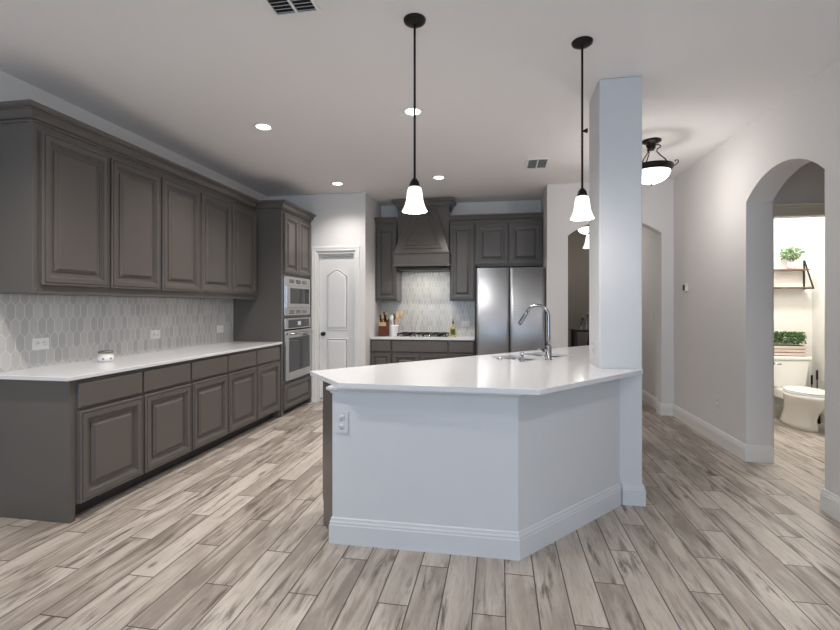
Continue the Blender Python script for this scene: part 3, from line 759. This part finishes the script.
for y, lab in ((2.83, 'white horizontal outlet on left backsplash nearest the camera'), (3.96, 'white horizontal outlet in the middle of the left backsplash'), (5.015, 'white horizontal outlet on left backsplash nearest oven tower')):
    outlet(lab, (LX + .012, y, 1.095), PI / 2, True, .085, .125, group='outlets on the left backsplash')
outlet('white outlet on the back backsplash right of the oil bottle', (-.50, 7.058, 1.10), 0, True, .08, .12)
outlet('white outlet on the front of the island half wall', (-.893, 2.545, .70), 0, w_=.075, h_=.125, m='island')
outlet('white outlet low on the right wall before the arch', (RX, 5.02, .41), -PI / 2, m='wall')
outlet('white outlet on the left side of the square column', (CX0, 3.58, 1.07), -PI / 2, m='island')
outlet('light switch inside the hall arch on the side wall', (2.07, 6.75, 1.22), -PI / 2, kind='light switch')
t = thing('thermostat', 'small white thermostat with dark screen on right wall', 'thermostat', (RX, 5.80, 1.585), -PI / 2)
MB().box(-.055, .055, -.022, -.001, -.045, .045).build('housing', 'plastic', t, bevel=.006)
MB().box(-.045, .008, -.0235, -.0222, -.032, .034).build('screen', 'blackglass', t)

# candle jar on left counter
t = thing('candle_jar', 'short glass candle jar with cream wax on left countertop', 'candle', (-3.10, 3.20, .9285))
MB().lathe([(.001, .002), (.052, .002), (.056, .006), (.056, .046), (.001, .046)], n=28).build('jar', 'ceramic', t)
MB().lathe([(.050, .0465), (.050, .052), (.040, .060), (.040, .066), (.036, .066), (.036, .058), (.044, .050), (.044, .0465)], n=28, cap0=False, cap1=False).build('glass_neck', 'wax', t)
MB().lathe([(.001, .067), (.050, .067), (.054, .071), (.054, .079), (.050, .083), (.001, .084)], n=28).build('lid', 'pewter', t)
MB().tube([(.030 * math.cos(a * PI / 6) + 0, .0585 * -1 * 0 + .030 * math.sin(a * PI / 6), .0845) for a in range(12)], .002, 6).build('lid_rim', 'chrome', t)
for s in (-1, 1):
    MB().lathe([(.001, 0), (.008, 0), (.008, .002), (.001, .002)], n=12).xf(Matrix.Rotation(s * .45 + PI * .30, 4, 'Z') @ Matrix.Translation((0, -.0565, .024)) @ Matrix.Rotation(PI / 2, 4, 'X')).build('embossed_dot', 'pewter', t)

# ---------------------------------------------------------------- lights and vents
def pendant(label, x, y, zb, knob=False):
    t = thing('pendant_light', label, 'pendant light', (x, y, 0), 0, 'pendant lights over the island')
    MB().lathe([(.001, CEIL - .030), (.020, CEIL - .030), (.045, CEIL - .022), (.060, CEIL - .012), (.062, CEIL - .001), (.001, CEIL - .001)], n=28).build('canopy', 'bronze', t)
    MB().tube([(0, 0, zb + .17), (0, 0, CEIL - .03)], .0065, 10).build('rod', 'bronze', t)
    MB().lathe([(.001, zb + .182), (.012, zb + .182), (.018, zb + .172), (.024, zb + .165), (.030, zb + .142), (.031, zb + .136), (.001, zb + .136)], n=20).build('socket_cap', 'bronze', t)
    pr = [(.028, .135), (.036, .130), (.041, .115), (.044, .09), (.048, .06), (.055, .035), (.064, .014), (.070, .003), (.070, 0), (.067, 0), (.061, .012), (.052, .034), (.045, .06), (.041, .09), (.038, .114), (.033, .126), (.028, .131)]
    MB().lathe([(r, zb + z) for r, z in pr], n=32, cap0=False, cap1=False).build('shade', 'shade', t)
    MB().lathe([(.001, zb + .05), (.018, zb + .055), (.026, zb + .07), (.022, zb + .09), (.012, zb + .11), (.012, zb + .134), (.001, zb + .134)], n=16).build('bulb', 'canlamp', t)
    if knob: MB().tube([(.006, 0, 2.42), (.03, 0, 2.42)], [.006, .016], 8).build('rod_knob', 'bronze', t)
    light('pendant_glow', 'POINT', (x, y, zb - .03), 5, WARM, size=.05)
    return t
pendant('dark bronze pendant with bell glass shade hanging left over the island', -.460, 2.505, 1.893)
pendant('dark bronze pendant with bell glass shade hanging beside the column', .492, 2.885, 1.893, True)
can0 = None
for k, (x, y) in enumerate(CANS):
    lab = ('recessed ceiling light left, in the row nearer the camera', 'recessed ceiling light behind the left pendant rod', 'recessed ceiling light in front of the pantry door', 'recessed ceiling light above the range hood area',)[k] if k < 4 else None
    if k < 4:
        if can0 is None:
            can0 = t = thing('recessed_light', lab, 'ceiling light', (x, y, CEIL), 0, 'recessed ceiling lights in the kitchen')
            MB().lathe([(.058, -.001), (.082, -.001), (.084, -.006), (.074, -.009), (.060, -.006)], n=32, cap0=False, cap1=False).rings([[(.084 * math.cos(a * PI / 16), .084 * math.sin(a * PI / 16), z) for a in range(32)] for z in (-.001, -.0012)]) if False else None
            MB().lathe([(.060, -.0005), (.084, -.0005), (.085, -.005), (.076, -.009), (.060, -.006), (.060, -.0005)], n=32, cap0=False, cap1=False).build('trim_ring', 'plastic', t)
            MB().lathe([(.001, -.001), (.059, -.001), (.059, -.004), (.040, -.007), (.001, -.008)], n=32).build('lens', 'canlamp', t)
        else: dup(can0, (x, y, CEIL), None, lab)
    light('can_glow', 'SPOT', (x, y, CEIL - .02), CAN_W * (10.5, 8.5, 6.0, 9.5, 11, 5.5, 1.5, 4, 4)[k], WARM, size=.05, spot=2.35, blend=1.0)
def vent(label, x0, x1, y0, y1, n, split=True):
    t = thing('ceiling_vent', label, 'vent', ((x0 + x1) / 2, (y0 + y1) / 2, CEIL)); hx, hy = (x1 - x0) / 2, (y1 - y0) / 2
    MB().box(-hx + .01, hx - .01, -hy + .01, hy - .01, -.003, -.0005).build('duct_backing', 'dark', t)
    f = MB(); f.box(-hx, -hx + .018, -hy, hy, -.010, -.0005).box(hx - .018, hx, -hy, hy, -.010, -.0005).box(-hx + .018, hx - .018, -hy, -hy + .018, -.010, -.0005).box(-hx + .018, hx - .018, hy - .018, hy, -.010, -.0005)
    if split: f.box(-.007, .007, -hy + .018, hy - .018, -.010, -.003)
    f.build('frame', 'plastic', t)
    for k in range(n):
        y = -hy + .018 + (2 * hy - .036) * (k + .5) / n
        s_ = MB()
        for a, b in (((-hx + .018, -.007), (.007, hx - .018)) if split else ((-hx + .018, hx - .018),)):
            s_.rings([[(a, y + .002, -.004), (a, y, -.008), (a, y + .001, -.008), (a, y + .003, -.004)], [(b, y + .002, -.004), (b, y, -.008), (b, y + .001, -.008), (b, y + .003, -.004)]])
        s_.build('slat', 'plastic', t)
vent('ceiling air vent with slats at the top left of the photo', -1.20, -.94, 1.98, 2.345, 12)
vent('small ceiling air vent near the column in front of the refrigerator', .30, .535, 5.08, 5.44, 9)
# semi-flush bowl light
t = thing('bowl_ceiling_light', 'dark bronze semi-flush ceiling light with glowing glass bowl right of column', 'ceiling light', (1.44, 4.72, 0))
MB().lathe([(.001, CEIL - .001), (.085, CEIL - .001), (.088, CEIL - .012), (.070, CEIL - .022), (.040, CEIL - .030), (.034, CEIL - .075), (.020, CEIL - .095), (.001, CEIL - .096)], n=28).build('canopy', 'bronze', t)
zr = 2.685
MB().lathe([(.160, zr - .005), (.185, zr + .022), (.190, zr + .022), (.188, zr - .002), (.170, zr - .032), (.160, zr - .032), (.160, zr - .005)], n=40, cap0=False, cap1=False).build('rim', 'bronze', t)
prb = [(.168, zr - .012)] + [(.166 * math.cos(a), zr - .028 - .115 * math.sin(a)) for a in [PI / 2 * k / 10 for k in range(10)]] + [(.001, zr - .143)]
MB().lathe(prb, n=36, cap0=False, cap1=False).build('bowl', 'bowlshade', t)
MB().lathe([(.001, zr - .142), (.010, zr - .144), (.012, zr - .150), (.005, zr - .156), (.006, zr - .165), (.001, zr - .175)], n=12).build('finial', 'bronze', t)
for k in range(3):
    a = k * 2 * PI / 3 - .35; ca, sa = math.cos(a), math.sin(a)
    MB().tube([(ca * r, sa * r, z) for r, z in ((.030, CEIL - .05), (.055, CEIL - .045), (.078, CEIL - .06), (.072, CEIL - .078), (.050, CEIL - .085), (.045, CEIL - .11), (.075, CEIL - .15), (.115, CEIL - .19), (.135, CEIL - .225), (.138, zr + .005))], .0055, 8).build('arm', 'bronze', t)
    MB().tube([(ca * r, sa * r, z) for r, z in ((.180, zr), (.205, zr + .010), (.225, zr + .030), (.222, zr + .050), (.205, zr + .052), (.198, zr + .040))], .005, 8).build('scroll', 'bronze', t)
light('bowl_glow', 'POINT', (1.44, 4.72, 2.46), 14, WARM, size=.1)

# ---------------------------------------------------------------- hall: bar table, bottles, lamps
t = thing('bar_table', 'black bar-height table with crossed legs in the dark hall', 'table', (1.62, 8.35, 0))
MB().box(-.36, .36, -.2, .2, .93, .965).build('tabletop', 'black', t, bevel=.004)
for sx in (-1, 1):
    for sy in (-1, 1): MB().box(sx * .33 - .025, sx * .33 + .025, sy * .17 - .025, sy * .17 + .025, 0, .929).build('leg', 'black', t)
MB().tube([(-.22, -.17, .02), (-.10, -.17, .92)], .022, 8).tube([(.05, -.17, .02), (-.08, -.17, .92)], .022, 8).build('cross_brace', 'black', t)
MB().box(-.32, .32, -.16, .16, .55, .57).build('lower_shelf', 'woodshelf', t)
for (x, y, h_, m, lab) in ((1.42, 8.28, .20, 'glass', 'clear glass decanter at the left on the bar table in the hall'), (1.50, 8.25, .26, 'glass', 'taller clear bottle in the middle of the bar table')):
    t = thing('bottle', lab, 'bottle', (x, y, .9655))
    MB().lathe([(.001, 0), (.035, 0), (.037, .01), (.037, h_ * .55), (.014, h_ * .72), (.013, h_), (.001, h_)], n=18).build('bottle_body', m, t)
    MB().lathe([(.001, h_), (.015, h_), (.018, h_ + .03), (.001, h_ + .035)], n=12).build('stopper', 'pewter', t)
t = thing('hall_pendant_light', 'lit bell shade pendant seen through the dark hall arch', 'pendant light', (1.33, 7.2, 0))
MB().lathe([(.001, 2.47), (.02, 2.47), (.028, 2.44), (.001, 2.44)], n=16).build('socket_cap', 'bronze', t)
MB().tube([(0, 0, 2.47), (0, 0, CEIL - .001)], .006, 8).build('rod', 'bronze', t)
MB().lathe([(.028, 2.44), (.045, 2.42), (.055, 2.36), (.070, 2.29), (.095, 2.235), (.091, 2.235), (.066, 2.29), (.051, 2.36), (.041, 2.415), (.028, 2.435)], n=24, cap0=False, cap1=False).build('shade', 'shade', t)
light('hall_glow', 'POINT', (1.33, 8.0, 2.15), 13, WARM, size=.08)
t = thing('hall_bowl_light', 'lit glass bowl ceiling light high inside the dark hall arch', 'ceiling light', (1.47, 8.05, 0))
MB().lathe([(.175, 2.68), (.17, 2.66), (.15, 2.62), (.10, 2.585), (.001, 2.575)], n=28, cap0=False, cap1=False).build('bowl', 'bowlshade', t)
MB().lathe([(.176, 2.67), (.186, 2.69), (.186, 2.70), (.176, 2.70), (.172, 2.68)], n=28, cap0=False, cap1=False).build('rim', 'bronze', t)
MB().tube([(0, 0, 2.60), (0, 0, CEIL - .001)], .012, 8).tube([(-.18, 0, 2.69), (.18, 0, 2.69)], .006, 6).build('stem', 'bronze', t)
# toilet-room light (out of view) and its lamp
t = thing('toilet_ceiling_light', 'round flush ceiling light in the toilet room', 'ceiling light', (3.1, 5.4, CEIL))
MB().lathe([(.001, -.001), (.14, -.001), (.14, -.03), (.10, -.06), (.001, -.07)], n=28).build('diffuser', 'bowlshade', t)
light('toilet_glow', 'POINT', (3.1, 5.4, CEIL - .2), 68, (1.0, .98, .96), size=.12)

# ---------------------------------------------------------------- toilet room
t = thing('toilet', 'white two-piece toilet with closed lid in the toilet room', 'toilet', (3.375, 6.285, 0))
tk = MB().rings([[(-.19, -.185, .40), (.19, -.185, .40), (.19, 0, .40), (-.19, 0, .40)], [(-.225, -.20, .73), (.225, -.20, .73), (.225, 0, .73), (-.225, 0, .73)]])
tk.build('tank', 'porcelain', t, bevel=.02, seg=4)
MB().box(-.235, .235, -.21, .0, .731, .775).build('tank_lid', 'porcelain', t, bevel=.012, seg=3)
def oval(cx, cy, rx, ry0, ry1, z, n=28):
    return [(cx + rx * math.cos(a), cy + (ry0 if math.sin(a) > 0 else ry1) * math.sin(a), z) for a in [2 * PI * k / n for k in range(n)]]
bowl = MB().rings([oval(0, -.36, .115, .28, .30, 0), oval(0, -.36, .11, .275, .29, .04), oval(0, -.37, .095, .25, .27, .12), oval(0, -.40, .11, .24, .27, .20), oval(0, -.46, .155, .24, .29, .29), oval(0, -.50, .185, .26, .30, .36), oval(0, -.50, .19, .27, .305, .398), oval(0, -.50, .15, .22, .26, .399)], smooth=True)
bowl.build('bowl', 'porcelain', t)
MB().box(-.12, .12, -.30, -.02, .28, .399).build('tank_shelf', 'porcelain', t, bevel=.02)
MB().rings([oval(0, -.50, .186, .245, .285, .4), oval(0, -.50, .192, .25, .29, .404), oval(0, -.50, .192, .25, .29, .414), oval(0, -.50, .188, .246, .286, .418)]).build('seat', 'seat', t)
MB().rings([oval(0, -.50, .185, .24, .28, .419), oval(0, -.50, .190, .247, .287, .424), oval(0, -.50, .188, .245, .285, .436), oval(0, -.50, .15, .20, .24, .444)], smooth=True).build('lid', 'seat', t)
MB().tube([(-.17, -.205, .69), (-.17, -.222, .69)], .012, 10).tube([(-.17, -.222, .69), (-.10, -.226, .682)], [.007, .008], 8).build('flush_lever', 'chrome', t)
# planter box on tank
t = thing('planter_box', 'slatted whitewashed wooden planter box on the toilet tank', 'planter', (3.375, 6.185, .7755))
t.scale = (1.0, 1.0, 1.2)
pb = MB()
for k in range(3): pb.box(-.21, .21, -.065, -.053, .005 + k * .034, .031 + k * .034)
for k in range(3): pb.box(-.21, .21, .053, .065, .005 + k * .034, .031 + k * .034).box(-.21, -.198, -.053, .053, .005 + k * .034, .031 + k * .034).box(.198, .21, -.053, .053, .005 + k * .034, .031 + k * .034)
pb.build('slats', 'whitewash', t)
MB().box(-.197, .197, -.052, .052, 0, .098).build('liner', 'woodshelf', t)
def leaves(cx, cy, cz, rx, ry, rz_, n, L, W, shell=.55, bx=False):
    mb = MB()
    for _ in range(n):
        while True:
            p = Vector((random.uniform(-1, 1), random.uniform(-1, 1), random.uniform(-1, 1)))
            if bx or (shell < p.length < 1): break
        c = Vector((cx + p.x * rx, cy + p.y * ry, cz + p.z * rz_))
        d = (p.normalized() * .7 + Vector((random.uniform(-1, 1), random.uniform(-1, 1), random.uniform(-.2, 1))) * .8).normalized()
        s_ = d.cross(Vector((random.uniform(-1, 1), random.uniform(-1, 1), random.uniform(-1, 1)))).normalized(); nn = d.cross(s_)
        l = L * random.uniform(.7, 1.2); w_ = W * random.uniform(.8, 1.2)
        pts = [c, c + d * l * .35 + s_ * w_ + nn * .001, c + d * l * .75 + s_ * w_ * .7, c + d * l, c + d * l * .75 - s_ * w_ * .7, c + d * l * .35 - s_ * w_ + nn * .001, c + d * l * .5 - nn * w_ * .4]
        mb.add(pts, [(0, 1, 6), (1, 2, 6), (2, 3, 6), (3, 4, 6), (4, 5, 6), (5, 0, 6)])
    return mb
tag(MB().box(-.19, .19, -.045, .045, .0985, .105).build('moss', 'soil', t), '', '') if False else MB().box(-.19, .19, -.045, .045, .0985, .105).build('moss', 'soil', t)
pl = leaves(0, 0, .215, .20, .055, .06, 1000, .026, .009, bx=True)
o = pl.build('boxwood_foliage', 'leaf'); o.location = (3.375, 6.185, .7755); tag(o, 'row of dense green boxwood leaves growing in the slatted planter', 'plant')
# shelf
t = thing('wall_shelf', 'two-tier brown wooden wall shelf with black metal bracket above toilet', 'shelf', (3.405, 6.298, 0))
MB().box(-.32, .235, -.13, -.001, 1.798, 1.815).build('shelf_board', 'woodshelf', t)
MB().box(-.32, .235, -.17, -.001, 1.582, 1.598).build('shelf_board', 'woodshelf', t)
for x in (-.30, .238):
    br = MB().box(x, x + .014, -.012, -.001, 1.57, 1.925).box(x, x + .014, -.18, -.012, 1.572, 1.5815)
    br.rings([[(x, -.022, 1.915), (x + .014, -.022, 1.915), (x + .014, -.010, 1.915), (x, -.010, 1.915)], [(x, -.182, 1.575), (x + .014, -.182, 1.575), (x + .014, -.168, 1.575), (x, -.168, 1.575)]])
    br.build('bracket', 'black', t)
t = thing('potted_plant', 'small leafy green plant in a white pot on wall shelf', 'plant', (3.475, 6.225, 1.8155))
MB().lathe([(.001, 0), (.028, 0), (.038, .03), (.040, .065), (.033, .08), (.030, .08), (.034, .06), (.001, .058)], n=20).build('pot', 'ceramic', t)
st = MB()
for k in range(9):
    a = k * 2.4; st.tube([(0, 0, .05), (.03 * math.cos(a), .015 * math.sin(a), .11), (.085 * math.cos(a), .03 * math.sin(a), .16 + .02 * math.sin(a * 3))], .002, 5)
st.build('stems', 'stem', t)
leaves(0, -.005, .185, .125, .045, .072, 260, .034, .010, .25).build('foliage', 'leaf2', t)
# brush and plunger behind toilet
for (x, y, zt, lab, nm) in ((3.66, 6.17, .55, 'black toilet brush handle standing behind the toilet, shorter one', 'toilet_brush'), (3.665, 6.085, .62, 'black plunger handle standing beside the toilet, taller one', 'plunger')):
    t = thing(nm, lab, 'brush' if nm == 'toilet_brush' else 'plunger', (x, y, 0))
    MB().lathe([(.001, 0), (.034, 0), (.034, .01), (.03, .12 if nm == 'toilet_brush' else .08), (.012, .14), (.001, .14)], n=18).build('holder', 'black', t)
    MB().tube([(0, 0, .13), (0, 0, zt - .11)], .006, 8).tube([(0, 0, zt - .11), (0, 0, zt)], [.011, .012], 10).build('handle', 'black', t)
